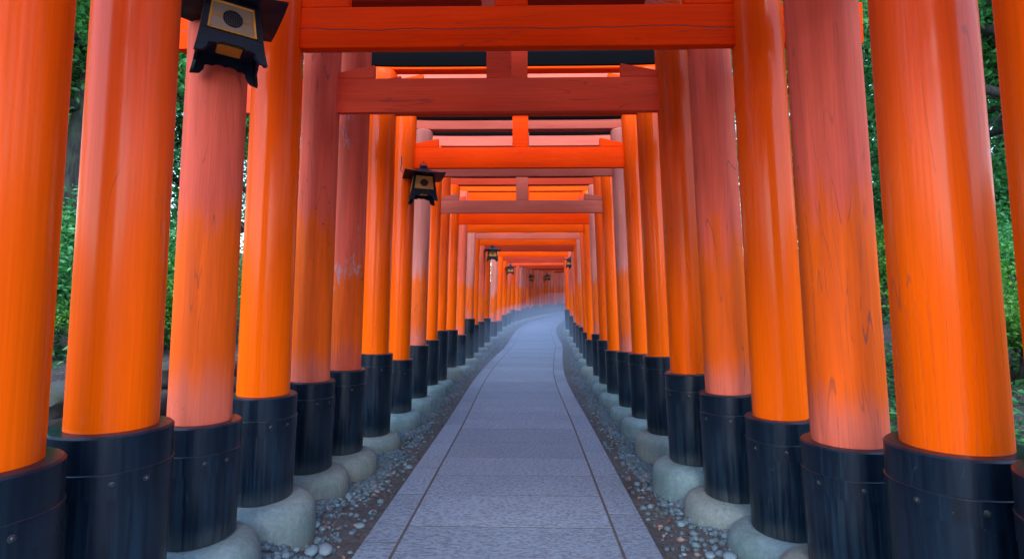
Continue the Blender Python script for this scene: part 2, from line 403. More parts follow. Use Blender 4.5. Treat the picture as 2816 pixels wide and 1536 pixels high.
def build_path():
    mb = MB(); tint = []
    def slab(y0, y1, u0, u1, t):
        n = max(1, int((y1 - y0) / .45)); b = .0005
        for k in range(n):
            a = y0 + (y1 - y0) * k / n; c = y0 + (y1 - y0) * (k + 1) / n
            ya = a + (b if k == 0 else 0); yc = c - (b if k == n - 1 else 0)
            vs = [path_pt(a, u0, -.045), path_pt(a, u1, -.045), path_pt(c, u1, -.045), path_pt(c, u0, -.045),
                  path_pt(a, u0, -b), path_pt(a, u1, -b), path_pt(c, u1, -b), path_pt(c, u0, -b),
                  path_pt(ya, u0 + b, 0), path_pt(ya, u1 - b, 0), path_pt(yc, u1 - b, 0), path_pt(yc, u0 + b, 0)]
            fs = [(8, 9, 10, 11), (4, 5, 9, 8), (5, 6, 10, 9), (6, 7, 11, 10), (7, 4, 8, 11), (0, 1, 5, 4), (1, 2, 6, 5), (2, 3, 7, 6), (3, 0, 4, 7)]
            mb.add(vs, fs); tint.extend([t] * 12)
    gap = .010; lg = .008
    y = -6.0
    while y < 43:
        d = random.uniform(.36, .52) if y < 16 else .8
        slab(y + gap / 2, y + d - gap / 2, -HALF + BORDER + lg, HALF - BORDER - lg, random.random()); y += d
    for sgn in (-1, 1):
        y = -6 + random.random() * .5
        while y < 43:
            d = random.uniform(.5, .75) if y < 16 else .9
            a, b = sorted((sgn * HALF, sgn * (HALF - BORDER + lg)))
            slab(y + gap / 2, y + d - gap / 2, a, b, random.random()); y += d
    me = mb.mesh('path', M['granite'])
    at = me.attributes.new('tint', 'FLOAT', 'POINT'); at.data.foreach_set('value', np.array(tint, np.float32))
    o = link('path', me); tag(o, kind='structure')
    mo = MB(); yy = np.arange(-6, 43.2, .35)
    for a, b in zip(yy[:-1], yy[1:]):
        mo.add([path_pt(a, -HALF + .012, -.0014), path_pt(a, HALF - .012, -.0014), path_pt(b, HALF - .012, -.0014), path_pt(b, -HALF + .012, -.0014)], [(0, 1, 2, 3)])
    o = mo.build('path_bed', M['grout']); tag(o, kind='structure')
build_path()

# ------------------------------------------------------------------ torii gates
GROUP = 'torii gates of the tunnel'
def pillar_parts(i, gate, side, x, zs, lean, r, zb, zt, mat, z0, near, sr=.036, stone=None, zst=None):
    """side -1 left, +1 right. x is the axis at height zs (sleeve top). All heights in the gate's own frame."""
    ln = -side * math.tan(lean)
    xb = x + ln * (zb - zs)
    Mx = Matrix.Translation((xb, 0, zb)) @ Matrix.Rotation(-side * lean, 4, 'Y')
    n = 160 if i < 4 else 96 if near else 28
    h = zt - zb
    seed = random.random() * 50
    wob = lambda a, z: .012 * mnoise.noise((math.cos(a) * .8 + seed, math.sin(a) * .8, z * .5))
    mb = MB(); k = 14 if near else 5
    prof = [(r * (1.03 - .05 * j / k), h * j / k) for j in range(k + 1)]
    prof[-1] = (prof[-1][0], h - .012); prof.append((prof[-1][0] - .012, h))
    mb.lathe(prof, n, wob=wob); mb.cap(prof[-1][0], h, n)
    p = mb.build('pillar', M[mat], gate, Mx)
    p['z0'] = float(z0 - zb); p['z1'] = float(zs - zb)
    # black sleeve
    hs = zs - zb; ro = r * 1.03 + sr; ri = r * .985
    sb = MB()
    sb.lathe([(ro - .012, 0), (ro - .004, .01), (ro, hs * .5), (ro, hs - .006), (ro - .006, hs), (ri, hs + .002)], n)
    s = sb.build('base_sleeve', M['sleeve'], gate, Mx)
    bb = MB(); bz = hs - .105
    bb.lathe([(ro - .002, bz - .072), (ro + .0022, bz - .072), (ro + .0022, bz - .0045), (ro + .0040, bz - .0040), (ro + .0036, bz - .0008), (ro + .0004, bz + .0016)], n)
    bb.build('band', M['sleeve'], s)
    if near:
        bo = MB()
        bo.lathe([(.0095, 0), (.0095, .002), (.006, .003), (.006, .006), (.004, .008), (.0003, .0085)], 12)
        bme = bo.mesh('bolt', M['bolt'])
        for a in (R(-80 - 30 * side), R(-100 + 62 * side) if side < 0 else R(-80 + 10), R(-90 - side * 70)):
            d = Vector((math.cos(a), math.sin(a), 0))
            Q = d.to_track_quat('Z', 'Y').to_matrix().to_4x4()
            link('bolt', bme, s, Matrix.Translation(d * (ro + .0022) + Vector((0, 0, bz - .032))) @ Q)
    # footing stone
    gw = stone if stone is not None else .085
    zg = (zst if zst is not None else -.06) - .10
    top = zb - .004; H = top - zg; rs = ro + gw + .018; rd = min(.105, H * .6); rx = gw + .035
    sd = random.random() * 60
    sq = random.uniform(.0, .02)
    wob2 = lambda a, z: sq * math.cos(2 * a + sd) + .035 * mnoise.noise((math.cos(a) * 1.1 + sd, math.sin(a) * 1.1, z * 3)) + .010 * mnoise.noise((math.cos(a) * 4 + sd, math.sin(a) * 4, z * 9))
    prof = [(rs * 1.0, 0), (rs * 1.01, H * .35)]
    for i in range(1, 9):
        t = i / 8 * math.pi / 2
        prof.append((rs - rx * (1 - math.cos(t) ** .8), H - rd + rd * math.sin(t) ** .8))
    prof.append((ro - .03, H + .004))
    st = MB(); st.lathe(prof, 48 if near else 24, wob=wob2)
    st.build('footing_stone', M['footing'], gate, Matrix.Translation((xb, 0, zg)))
    return lambda z: x + ln * (z - zs)

def wedge_mesh(sgn, L=.25, h0=.045, h1=.095, d=.022):
    b = .004; mb = MB(); bm = bmesh.new()
    pts = [(0, 0), (L, 0), (L, h1), (0, h0)]
    f = [bm.verts.new((sgn * px, -d, pz)) for px, pz in pts]; g = [bm.verts.new((sgn * px, d, pz)) for px, pz in pts]
    bm.faces.new(f); bm.faces.new(g[::-1])
    for i in range(4):
        j = (i + 1) % 4; bm.faces.new((f[j], f[i], g[i], g[j]))
    bmesh.ops.recalc_face_normals(bm, faces=bm.faces[:])
    bmesh.ops.bevel(bm, geom=bm.edges[:], offset=b, segments=1, affect='EDGES')
    mb.bm(bm); return mb

def sweep_lintel(L0, L1, sect, lift, n=18):
    mb = MB(); xc = (L0 + L1) / 2; half = (L1 - L0) / 2; k = len(sect); vs = []; fs = []
    for i in range(n + 1):
        x = L0 + (L1 - L0) * i / n; q = abs(x - xc) / half
        dz = lift * q ** 7
        for (y, z) in sect: vs.append((x, y, z + dz))
    for i in range(n):
        for j in range(k):
            jj = (j + 1) % k; fs.append((i * k + j, (i + 1) * k + j, (i + 1) * k + jj, i * k + jj))
    fs.append(tuple(range(k))); fs.append(tuple(n * k + j for j in reversed(range(k))))
    mb.add(vs, fs); return mb

def bevel_rect(y0, y1, z0, z1, b=.008):
    return [(y0 + b, z0), (y1 - b, z0), (y1, z0 + b), (y1, z1 - b), (y1 - b, z1), (y0 + b, z1), (y0, z1 - b), (y0, z0 + b)]

def torii(i, label, Y, xL, xR, zsL, zsR, rL, rR, mL, mR, tie, top, beam, lintel_mat, lean=(.022, .037), zb=(.1, .1), gnd=(-.05, -.15),
          lint_h=.2, cap_h=.12, yaw=0.0, base=None, z0=(1.65, 1.65), near=True, strutx=0.0, stone=(.085, .085), out=.40, cap_mat='black_lintel', wedge=True, td=.025, xc=None):
    """Heights are above the path level at the gate."""
    xm = (xL + xR) / 2 if xc is None else xc
    zg = base if base is not None else rise(Y)
    g = empty('torii_gate', (xm, Y, zg), yaw); tag(g, label, 'torii gate', GROUP)
    pt = top + .002
    if base is None: pass
    ax = []
    for k, (sd, x, zs, r, m) in enumerate(((-1, xL, zsL, rL, mL), (1, xR, zsR, rR, mR))):
        ax.append(pillar_parts(i, g, sd, x - xm, zs, lean[k], r, zb[k], pt, m, z0[k], near, sr=(.036 if i > 1 else .040), stone=stone[k], zst=gnd[k]))
    z0t, z1t = tie
    a = ax[0](z0t) - rL - out; b = ax[1](z0t) + rR + out
    tb = MB(); tb.box(a, b, -td, td, z0t, z1t, .005, 2); tb.build('tie_beam', M[beam], g)
    # strut and wedges stand on the tie beam
    sw = .085
    st = MB(); st.box(-sw, sw, -td * .8, td * .8, z1t + .0015, top - .002, .004, 1)
    st.build('strut', M[beam], g, Matrix.Translation((strutx, 0, 0)))
    if wedge:
        for k, sd in ((0, 1), (1, -1)):
            x = ax[k](z1t) + sd * ((rL, rR)[k] * .97)
            wedge_mesh(sd).build('wedge', M[beam], g, Matrix.Translation((x, 0, z1t + .0015)))
    lw = .055
    A = ax[0](top) - .42; B = ax[1](top) + .42
    sweep_lintel(A, B, bevel_rect(-lw, lw, top, top + lint_h), .05).build('lintel', M[lintel_mat], g)
    c0 = top + lint_h + .002; cw = .085
    sec = [(-cw + .02, c0), (cw - .02, c0), (cw, c0 + cap_h * .75), (.02, c0 + cap_h * 1.25), (-.02, c0 + cap_h * 1.25), (-cw, c0 + cap_h * .75)]
    sweep_lintel(A - .14, B + .14, sec, .09).build('cap', M[cap_mat], g)
    return g

torii(0, 'nearest torii gate, only parts of its thick orange pillars showing at both edges', 1.2, -1.272, 1.341, 0.852, 0.835, 0.122, 0.133, 'glossy', 'glossy', (2.720, 2.920), 3.470, 'beam_red', 'beam_red', lean=(0.028, 0.045), zb=(0.3, 0.22), near=True, strutx=0.0, stone=(0.08, 0.1), gnd=(0.06, -0.06), z0=(1.532, 1.703))
torii(1, 'second torii gate from the front, glossy pillars in the widest black sleeves', 1.6, -1.263, 1.304, 0.852, 0.807, 0.117, 0.132, 'glossy_pink', 'glossy_pink', (2.640, 2.840), 3.420, 'beam_orange', 'beam_orange', lean=(0.022, 0.037), zb=(0.3, 0.22), near=True, strutx=0.0, stone=(0.09, 0.1), gnd=(0.06, -0.06), z0=(1.554, 1.731))
torii(2, 'weathered torii gate with cracked salmon pillars right behind the large near lantern', 2.07, -1.282, 1.284, 0.767, 0.698, 0.111, 0.13, 'worn', 'worn', (2.670, 2.880), 3.420, 'beam_red', 'beam_red', lean=(0.022, 0.037), zb=(0.318, 0.22), near=True, strutx=0.0, stone=(0.075, 0.1), gnd=(0.06, -0.06), z0=(1.56, 1.62))
torii(3, 'torii gate whose red tie beam, topmost in view, has one long thin crack', 2.6, -1.293, 1.279, 0.784, 0.684, 0.12, 0.122, 'glossy', 'glossy', (2.546, 2.759), 3.370, 'beam_crack', 'beam_red', lean=(0.022, 0.037), zb=(0.282, 0.139), near=True, strutx=-0.04, stone=(0.09, 0.09), gnd=(0.06, -0.06), z0=(1.73, 1.534))
torii(4, 'torii gate whose faded pink right pillar stands just beyond the cracked red beam', 3.05, -1.505, 1.204, 0.709, 0.728, 0.115, 0.122, 'worn', 'worn', (2.770, 2.970), 3.370, 'beam_pink', 'beam_maroon', lean=(0.022, 0.037), zb=(0.108, 0.147), near=True, strutx=0.0, stone=(0.02, 0.095), gnd=(-0.05, -0.15), z0=(1.632, 1.583))
torii(5, 'dull red torii gate with wedges and square strut, second beam below the picture top', 3.5, -1.425, 1.124, 0.727, 0.786, 0.124, 0.117, 'worn', 'brown', (2.555, 2.791), 3.320, 'beam_dull', 'beam_maroon', lean=(0.022, 0.037), zb=(0.145, 0.21), near=True, strutx=0, stone=(0.09, 0.09), gnd=(-0.05, -0.15), z0=(1.85, 1.75))
torii(6, 'torii gate whose left pillar, sixth in its row, has flaked pale patches', 3.95, -1.344, 1.283, 0.749, 0.760, 0.118, 0.118, 'peeling', 'glossy', (2.730, 2.920), 3.280, 'beam_dull', 'beam_maroon', lean=(0.022, 0.037), zb=(0.14, 0.117), near=True, strutx=0.0, stone=(0.085, 0.0), gnd=(-0.05, -0.15), z0=(1.509, 1.667))
torii(7, 'glossy orange torii gate with a black lintel, seen under the cracked red beam', 4.68, -1.324, 1.260, 0.805, 0.788, 0.124, 0.118, 'glossy', 'glossy', (2.986, 3.269), 3.390, 'beam_orange', 'beam_orange', lean=(0.022, 0.037), zb=(0.093, 0.115), near=True, strutx=0.0, lint_h=0.03, cap_h=0.15, stone=(0.07, 0.085), gnd=(-0.05, -0.15), z0=(1.619, 1.564))
torii(8, 'torii gate whose wedged red beam carries the second nearest lantern', 5.5, -1.296, 1.290, 0.670, 0.737, 0.114, 0.114, 'glossy', 'glossy', (2.708, 2.933), 3.290, 'beam_red', 'beam_pink', lean=(0.022, 0.037), zb=(0.128, 0.079), near=True, strutx=0, lint_h=0.44, stone=(0.08, 0.09), gnd=(-0.05, -0.15), z0=(1.51, 1.642))
torii(9, 'torii gate with bleached lilac pillars and plain pink beam just beyond the second lantern', 6.3, -1.268, 1.310, 0.758, 0.685, 0.112, 0.114, 'lilac', 'lilac', (2.817, 2.920), 3.390, 'beam_pink', 'beam_pink', lean=(0.026, 0.034), zb=(0.14, 0.04), near=True, strutx=0.0, lint_h=0.12, stone=(0.08, 0.09), gnd=(-0.05, -0.15), z0=(1.614, 1.651))
torii(10, 'torii gate with a dull pinkish wedged beam and square strut, beyond the second lantern', 7.2, -1.278, 1.317, 0.759, 0.619, 0.112, 0.112, 'glossy', 'glossy', (2.522, 2.702), 3.460, 'beam_pink', 'beam_pink', lean=(0.026, 0.034), zb=(0.148, 0.04), near=True, strutx=0.0, lint_h=0.15, stone=(0.08, 0.09), gnd=(-0.05, -0.15), z0=(1.578, 1.649))
torii(11, 'torii gate with dull brown pillars just beyond the dull pinkish wedged beam', 8.03, -1.271, 1.330, 0.841, 0.696, 0.112, 0.112, 'brown', 'brown', (2.680, 2.840), 3.390, 'beam_dull', 'beam_dull', lean=(0.026, 0.034), zb=(0.087, 0.04), near=False, strutx=0.0, lint_h=0.14, stone=(0.08, 0.09), gnd=(-0.05, -0.15), z0=(1.695, 1.523))
torii(12, 'torii gate with plain red beam directly under the dull pinkish wedged one', 8.85, -1.224, 1.352, 0.802, 0.737, 0.112, 0.112, 'glossy', 'lilac', (2.609, 2.822), 3.280, 'beam_red', 'beam_maroon', lean=(0.026, 0.034), zb=(0.174, 0.04), near=False, strutx=0.0, lint_h=0.125, stone=(0.08, 0.09), gnd=(-0.05, -0.15), z0=(1.548, 1.648))
torii(13, 'torii gate with plain bright orange beam, second below the dull pinkish wedged one', 10.0, -1.198, 1.389, 0.632, 0.544, 0.112, 0.112, 'worn', 'glossy', (2.610, 2.766), 3.406, 'beam_orange', 'beam_orange', lean=(0.026, 0.034), zb=(0.05, 0.04), near=False, strutx=0.0, lint_h=0.11, stone=(0.08, 0.09), gnd=(-0.05, -0.15), z0=(1.577, 1.612))
torii(14, 'torii gate with plain pink beam between two bright orange ones, in the middle distance', 11.1, -1.126, 1.450, 0.884, 0.597, 0.11, 0.112, 'lilac', 'glossy_pink', (2.593, 2.723), 3.410, 'beam_pink', 'beam_red', lean=(0.026, 0.034), zb=(0.05, 0.04), near=False, strutx=0.0, stone=(0.08, 0.09), gnd=(-0.05, -0.15), z0=(1.547, 1.498))
torii(15, 'torii gate with orange beam just under the farthest plain pink beam', 12.1, -1.116, 1.480, 0.695, 0.642, 0.11, 0.11, 'glossy', 'lilac', (2.543, 2.689), 3.386, 'beam_orange', 'beam_orange', lean=(0.026, 0.034), zb=(0.05, 0.04), near=False, strutx=0.0, stone=(0.08, 0.09), gnd=(-0.05, -0.15), z0=(1.596, 1.642))
torii(16, 'torii gate with maroon beam from which the third lantern on the left hangs', 13.25, -1.059, 1.530, 0.696, 0.607, 0.11, 0.11, 'worn', 'brown', (2.490, 2.654), 3.358, 'beam_maroon', 'beam_maroon', lean=(0.026, 0.034), zb=(0.05, 0.04), near=False, strutx=0.0, stone=(0.08, 0.09), gnd=(-0.05, -0.15), z0=(1.405, 1.606))
torii(17, 'torii gate with reddish hidden beam just beyond the maroon one with the third lantern', 14.5, -0.992, 1.586, 0.723, 0.608, 0.11, 0.11, 'brown', 'worn', (2.620, 2.720), 3.340, 'beam_dull', 'beam_maroon', lean=(0.026, 0.034), zb=(0.05, 0.04), near=False, strutx=0.0, stone=(0.08, 0.09), gnd=(-0.05, -0.15), z0=(1.494, 1.415))
torii(18, 'torii gate with bright orange beam above the small lantern on the right', 16.6, -0.893, 1.678, 0.520, 0.705, 0.11, 0.11, 'lilac', 'worn', (2.600, 2.754), 3.298, 'beam_orange', 'beam_orange', lean=(0.026, 0.034), zb=(0.05, 0.04), near=False, strutx=0.0, stone=(0.08, 0.09), gnd=(-0.05, -0.15), z0=(1.339, 1.478))
torii(19, 'torii gate with maroon beam under the last bright orange one, above the far bend', 18.6, -0.800, 1.725, 0.445, 0.844, 0.11, 0.11, 'glossy', 'brown', (2.604, 2.748), 3.258, 'beam_maroon', 'beam_maroon', lean=(0.026, 0.034), zb=(0.05, 0.139), near=False, strutx=0.0, stone=(0.08, 0.09), gnd=(-0.05, -0.15), z0=(1.404, 1.336))
# unseen gates added behind the viewpoint to block front light and shape reflections
for k, y in enumerate((.66, -.05, -1.0)):
    torii(60 + k, 'unseen torii gate added behind the viewpoint to block front light', y, -1.28, 1.29, .82, .80, .12, .125, ('glossy', 'worn')[k % 2], ('glossy_pink', 'glossy')[k % 2], (2.62, 2.82), 3.42, 'beam_red', 'beam_red', near=False, gnd=(.06, -.06), zb=(.28, .2))
# beyond the straight stretch the tunnel bends to the right and climbs a little
BEND = ['torii gate with dark red pillars where the bend to the right starts', 'second torii gate of the bend, just past the tiny fourth lantern on the left',
        'torii gate third into the bend, between the fourth lantern and the far pillar wall', 'last torii gate before the far wall of pillars opens out']
ys = [20.2, 21.4, 22.7, 23.8] + [24.5 + .56 * k for k in range(21)]
kinds = ['brown', 'worn', 'brown', 'worn', 'lilac', 'old', 'old', 'worn', 'old', 'brown', 'old', 'old', 'worn', 'old', 'brown', 'old', 'old', 'worn', 'old', 'old', 'lilac', 'old', 'old', 'worn', 'old', 'brown', 'worn']
ORD = ['first', 'second', 'third', 'fourth', 'fifth', 'sixth', 'seventh', 'eighth', 'ninth', 'tenth', 'eleventh', 'twelfth', 'thirteenth', 'fourteenth', 'fifteenth', 'sixteenth', 'seventeenth', 'eighteenth', 'nineteenth', 'twentieth', 'twenty-first']
random.seed(21)
for k, y in enumerate(ys):
    sl = slope_of(center, y); cx = center(y)
    lab = BEND[k] if k < 4 else f'{ORD[k - 4]} torii gate along the far misty bend, counted from the left of its pillar wall'
    zs = .62 + random.uniform(-.06, .08)
    torii(20 + k, lab, y, cx - 1.28, cx + 1.28, zs, zs + random.uniform(-.05, .05), .124, .124, kinds[k], kinds[-k - 1], (2.58 + .05 * random.random(), 2.72), 3.22,
          ('beam_maroon', 'beam_dull', 'beam_orange', 'beam_maroon')[k % 4], 'beam_maroon', lean=(.028, .034), zb=(.13, .10), near=False, yaw=-math.atan(sl), gnd=(-.05, -.1), z0=(1.7, 1.6), wedge=k < 8)


# ------------------------------------------------------------------ lanterns
def lantern(loc, yaw, label, hang=.06, s=1.0, tilt=(0, 0), tan=False, fine=True, bracket=None):
    """Hanging iron lantern, feet at z=0 in its own frame, roof ring at .42."""
    g = empty('hanging_lantern', loc, yaw, *tilt); g.scale = (s, s, s); tag(g, label, 'lantern', 'iron lanterns hanging in the tunnel')
    # body: four tapering faces with the apron's cusped feet
    zb, zt = .095, .285; wb, wt = .127, .103
    W = lambda z: wt + (wb - wt) * (zt - z) / (zt - zb)
    foot = lambda z: W(z) + (.006 * ((.095 - z) / .095) ** 2 if z < .095 else 0)
    body = MB(); th = .012
    def face(k, poly):   # poly in (u, z), u as a fraction of the half width; extruded inwards
        rot = Matrix.Rotation(k * math.pi / 2, 4, 'Z')
        o = [rot @ Vector((u * foot(z), -foot(z), z)) for u, z in poly]
        q = [rot @ Vector((u * (foot(z) - th), -(foot(z) - th), z)) for u, z in poly]
        n = len(poly); vs = o + q
        fs = [tuple(range(n)), tuple(reversed(range(n, 2 * n)))] + [((i + 1) % n, i, n + i, n + (i + 1) % n) for i in range(n)]
        return vs, fs
    apron = [(-1, .0), (-1, .062), (-1, .125), (1, .125), (1, .062), (1, .0), (.80, .006), (.70, .03), (.70, .052), (.55, .062), (.42, .060), (.32, .070), (.15, .074), (0, .068),
             (-.15, .074), (-.32, .070), (-.42, .060), (-.55, .062), (-.70, .052), (-.70, .03), (-.80, .006)]
    ap = MB()
    for k in range(4): ap.add(*face(k, [(u, .015 + z * .88) for u, z in apron]))
    ap.build('apron', M['iron'], g)
    for k in range(4):
        for poly in ([(-1, .127), (-1, .282), (-.80, .282), (-.80, .127)], [(.80, .127), (.80, .282), (1, .282), (1, .127)], [(-.76, .27), (-.76, .282), (.76, .282), (.76, .27)]):
            body.add(*face(k, poly))
    fl = MB(); fl.box(-.085, .085, -.085, .085, .108, .116)
    body.box(-.1, .1, -.1, .1, .276, .286); body.box(-.108, .108, -.108, .108, .112, .122)
    body.build('body', M['iron'], g)
    tray = MB(); tray.box(-.05, .05, -.05, .05, .098, .1115, .003, 1); tray.build('tray', M['gold'], g)
    for k in range(4):
        rot = Matrix.Rotation(k * math.pi / 2, 4, 'Z')
        ang = math.atan2(W(.13) - W(.27), .14)
        PM = rot @ Matrix.Translation((0, -W(.2) + .006, .2)) @ Matrix.Rotation(-ang, 4, 'X')
        H = .068; w0 = W(.2 - H) * .78; w1 = W(.2 + H) * .78
        pb = MB(); pb.add([(-w0, 0, -H), (w0, 0, -H), (w1, 0, H), (-w1, 0, H), (-w0, .004, -H), (w0, .004, -H), (w1, .004, H), (-w1, .004, H)],
                          [(0, 1, 2, 3), (7, 6, 5, 4), (1, 0, 4, 5), (2, 1, 5, 6), (3, 2, 6, 7), (0, 3, 7, 4)])
        p = pb.build('panel', M['paper_tan' if tan else 'paper'], g, PM)
        fr = MB(); t = .007
        cs = [(-w0, -H), (w0, -H), (w1, H), (-w1, H)]
        ins = [(-w0 + t, -H + t), (w0 - t, -H + t), (w1 - t, H - t), (-w1 + t, H - t)]
        for i in range(4):
            j = (i + 1) % 4
            a, b, c, d = cs[i], cs[j], ins[j], ins[i]
            vs = [(q[0], -.007, q[1]) for q in (a, b)] + [(q[0], -.004, q[1]) for q in (c, d)] + [(q[0], .002, q[1]) for q in (a, b, c, d)]
            fr.add(vs, [(0, 1, 2, 3), (0, 3, 7, 4), (1, 0, 4, 5), (2, 1, 5, 6), (3, 2, 6, 7)])
        for sx in (-1, 1):
            for dz in (-.0035, .0035):
                fr.box(min(sx * .036, sx * (w0 + w1) / 2 * .95), max(sx * .036, sx * (w0 + w1) / 2 * .95), -.003, -.0005, dz - .001, dz + .001)
        fr.build('frame', M['gold'], p)
        gr = MB(); rr = .036
        gr.lathe([(rr, -.003), (rr + .003, -.003), (rr + .003, 0), (rr, 0)], 28, Matrix.Rotation(R(90), 4, 'X') @ Matrix.Translation((0, 0, .003)))
        nb = 9 if fine else 5
        for i in range(-nb // 2, nb // 2 + 1):
            q = i * 2 * rr / nb
            if abs(q) >= rr: continue
            hh = math.sqrt(rr * rr - q * q); bw = .0016
            gr.box(q - bw, q + bw, -.0042, -.0012, -hh, hh); gr.box(-hh, hh, -.0036, -.0006, q - bw, q + bw)
        gr.build('grille', M['iron'], p)
    # roof: square, concave, with flared eaves
    rb = MB(); n = 9
    lev = [(.205, .283, .012), (.205, .289, .014), (.165, .300, .008), (.12, .318, .003), (.075, .340, 0), (.04, .362, 0), (.036, .368, 0)]
    vs = []; per = 4 * n
    for (w, z, lift) in lev:
        for k in range(4):
            for i in range(n):
                t = -1 + 2 * i / n; q = Matrix.Rotation(k * math.pi / 2, 4, 'Z') @ Vector((t * w, -w, z + lift * abs(t) ** 3)); vs.append(q)
    fs = []
    for L in range(len(lev) - 1):
        for i in range(per):
            j = (i + 1) % per; fs.append((L * per + i, L * per + j, (L + 1) * per + j, (L + 1) * per + i))
    under = []
    o = len(vs)
    for k in range(4):
        for i in range(n):
            t = -1 + 2 * i / n; vs.append(Matrix.Rotation(k * math.pi / 2, 4, 'Z') @ Vector((t * .09, -.09, .288)))
    for i in range(per):
        j = (i + 1) % per; fs.append((j, i, o + i, o + j))
    rb.add(vs, fs)
    rf = rb.build('roof', M['iron'], g)
    kb = MB(); kb.lathe([(.036, .366), (.040, .374), (.040, .392), (.030, .402), (.001, .404)], 20); kb.build('knob', M['iron'], rf)
    rg = MB(); rg.tube([(.038 * math.cos(a), 0, .395 + .036 * math.sin(a)) for a in np.linspace(-.25, math.pi + .25, 15)], .0042, 8); rg.build('handle', M['wire'], rf)
    hk = MB(); hk.tube([(0, 0, .431), (0, .004, .431 + hang * .5), (0, 0, .431 + hang)], .0035, 6)
    hk.build('hook', M['wire'], g)
    if bracket:
        bk = MB(); bk.tube(bracket, .005, 6); bk.build('bracket', M['wire'], g)
    return g

lantern((-1.110, 1.9, 2.097), R(36), 'large black iron lantern with gilt framed panels hanging nearest, at the top left', hang=.2, s=.84, tilt=(0, R(1)), tan=False)
lantern((-1.018, 5.3, 2.264), R(17), 'second nearest lantern, black iron with tan panels, hanging under the wedged red beam', hang=.03, tilt=(0, R(1)), tan=True, bracket=[(-.20, -.05, .292), (-.235, -.02, .33), (-.222, 0, .40), (-.225, .03, .49)])
lantern((-0.717, 13.0, 2.308), R(8), 'third lantern on the left, under the maroon beam in the middle distance', hang=.06, tan=True, fine=False)
lantern((-0.400, 20.0, 2.382), R(5), 'fourth lantern on the left, small and dim, where the bend starts', hang=.05, tan=True, fine=False)
lantern((1.576, 16.0, 2.333), R(-30), 'only lantern on the right side, half hidden by a right pillar', hang=.2, tan=True, fine=False)
lantern((0.512, 26.6, 2.396), R(5), 'tiny left one of the two lanterns hanging along the far bend', hang=.1, tan=True, fine=False)
lantern((1.526, 29.6, 2.596), R(5), 'tiny right one of the two lanterns hanging along the far bend', hang=.1, tan=True, fine=False)

# ------------------------------------------------------------------ gravel and litter
def ico(sub):
    bm = bmesh.new(); bmesh.ops.create_icosphere(bm, subdivisions=sub, radius=1)
    bm.verts.index_update()
    V = np.array([v.co[:] for v in bm.verts]); F = np.array([[v.index for v in f.verts] for f in bm.faces]); bm.free(); return V, F

def scatter_stones():
    VV = []; FF = []; TT = []; off = 0
    I1 = ico(1); I2 = ico(2)
    def put(x, y, size, base, flat, t, sink=.25):
        nonlocal off
        V0, F0 = base
        sc = np.array([random.uniform(.75, 1.25), random.uniform(.75, 1.25), flat]) * size
        V = V0 * (1 + .16 * rng.standard_normal((1, 3)) * V0) * sc
        a = random.random() * 6.28; c, s_ = math.cos(a), math.sin(a)
        V = np.column_stack([V[:, 0] * c - V[:, 1] * s_, V[:, 0] * s_ + V[:, 1] * c, V[:, 2]])
        V += np.array([x, y, terrain(x, y) + size * flat * sink])
        VV.append(V); FF.append(F0 + off); TT.append(np.full(len(V), t)); off += len(V)
    def dens(u, y):
        a = abs(u)
        edge = ss(.86, 1.12, a)
        patch = ss(-.25, .2, mnoise.noise((u * 2.0, y * 1.3, 3.3)))
        return .03 + edge * (.25 + .75 * patch)
    for (y0, y1, n, s0, s1, base) in ((1.2, 3.6, 21000, .010, .027, I1), (3.6, 7, 26000, .011, .022, I1), (7, 13, 17000, .013, .024, I1), (13, 32, 5000, .018, .038, I1)):
        k = 0
        while k < n:
            y = y0 + (y1 - y0) * random.random() ** 1.25; u = random.choice((-1, 1)) * random.uniform(.80, 1.85)
            if random.random() > dens(u, y): continue
            sz = s0 + (s1 - s0) * random.random() ** 1.8
            t = min(1, max(0, random.gauss(.46, .18))) * .86
            if random.random() < .05: t = .93
            put(path_c(y) + u, y, sz, base, random.uniform(.5, .8), t); k += 1
    # larger flat stones lying beside the path
    for (x, y, s) in ((-.98, 2.62, .045), (-1.02, 2.55, .04), (-1.11, 2.5, .034), (-1.2, 2.62, .035), (-1.0, 2.45, .038), (-1.08, 2.72, .032), (-.92, 3.0, .03), (-.9, 3.2, .028), (1.0, 2.55, .034), (1.06, 2.75, .03),
                      (.93, 2.62, .03), (1.1, 2.45, .036), (.9, 3.0, .03), (.96, 3.4, .028), (1.15, 2.9, .03), (.9, 3.8, .025), (-.88, 4.1, .026), (-.95, 5.0, .024), (.95, 4.6, .026)):
        put(x, y, s, I2, .55, random.uniform(.62, .84))
    o = link('gravel', np_mesh('gravel', np.concatenate(VV), np.concatenate(FF), M['gravel'], True, np.concatenate(TT)))
    tag(o, 'loose grey gravel on the soil strips along the path', 'gravel', kind='stuff')
scatter_stones()

def quads(P, D, N, L, W, curl=0.0):
    """Leaf quads: centre P, long axis D, normal N (arrays), folded as a kite of two triangles."""
    S = np.cross(D, N); S /= np.linalg.norm(S, axis=1, keepdims=True) + 1e-9
    L = L[:, None]; W = W[:, None]
    a = P - D * L * .5; b = P + S * W * .5 + N * curl * W + D * L * .02; c = P + D * L * .5 - N * curl * L * .4; d = P - S * W * .5 + N * curl * W + D * L * .02
    V = np.stack([a, b, c, d], 1).reshape(-1, 3); F = np.arange(len(V)).reshape(-1, 4)
    return V, F

def unit(n):
    v = rng.standard_normal((n, 3)); return v / np.linalg.norm(v, axis=1, keepdims=True)

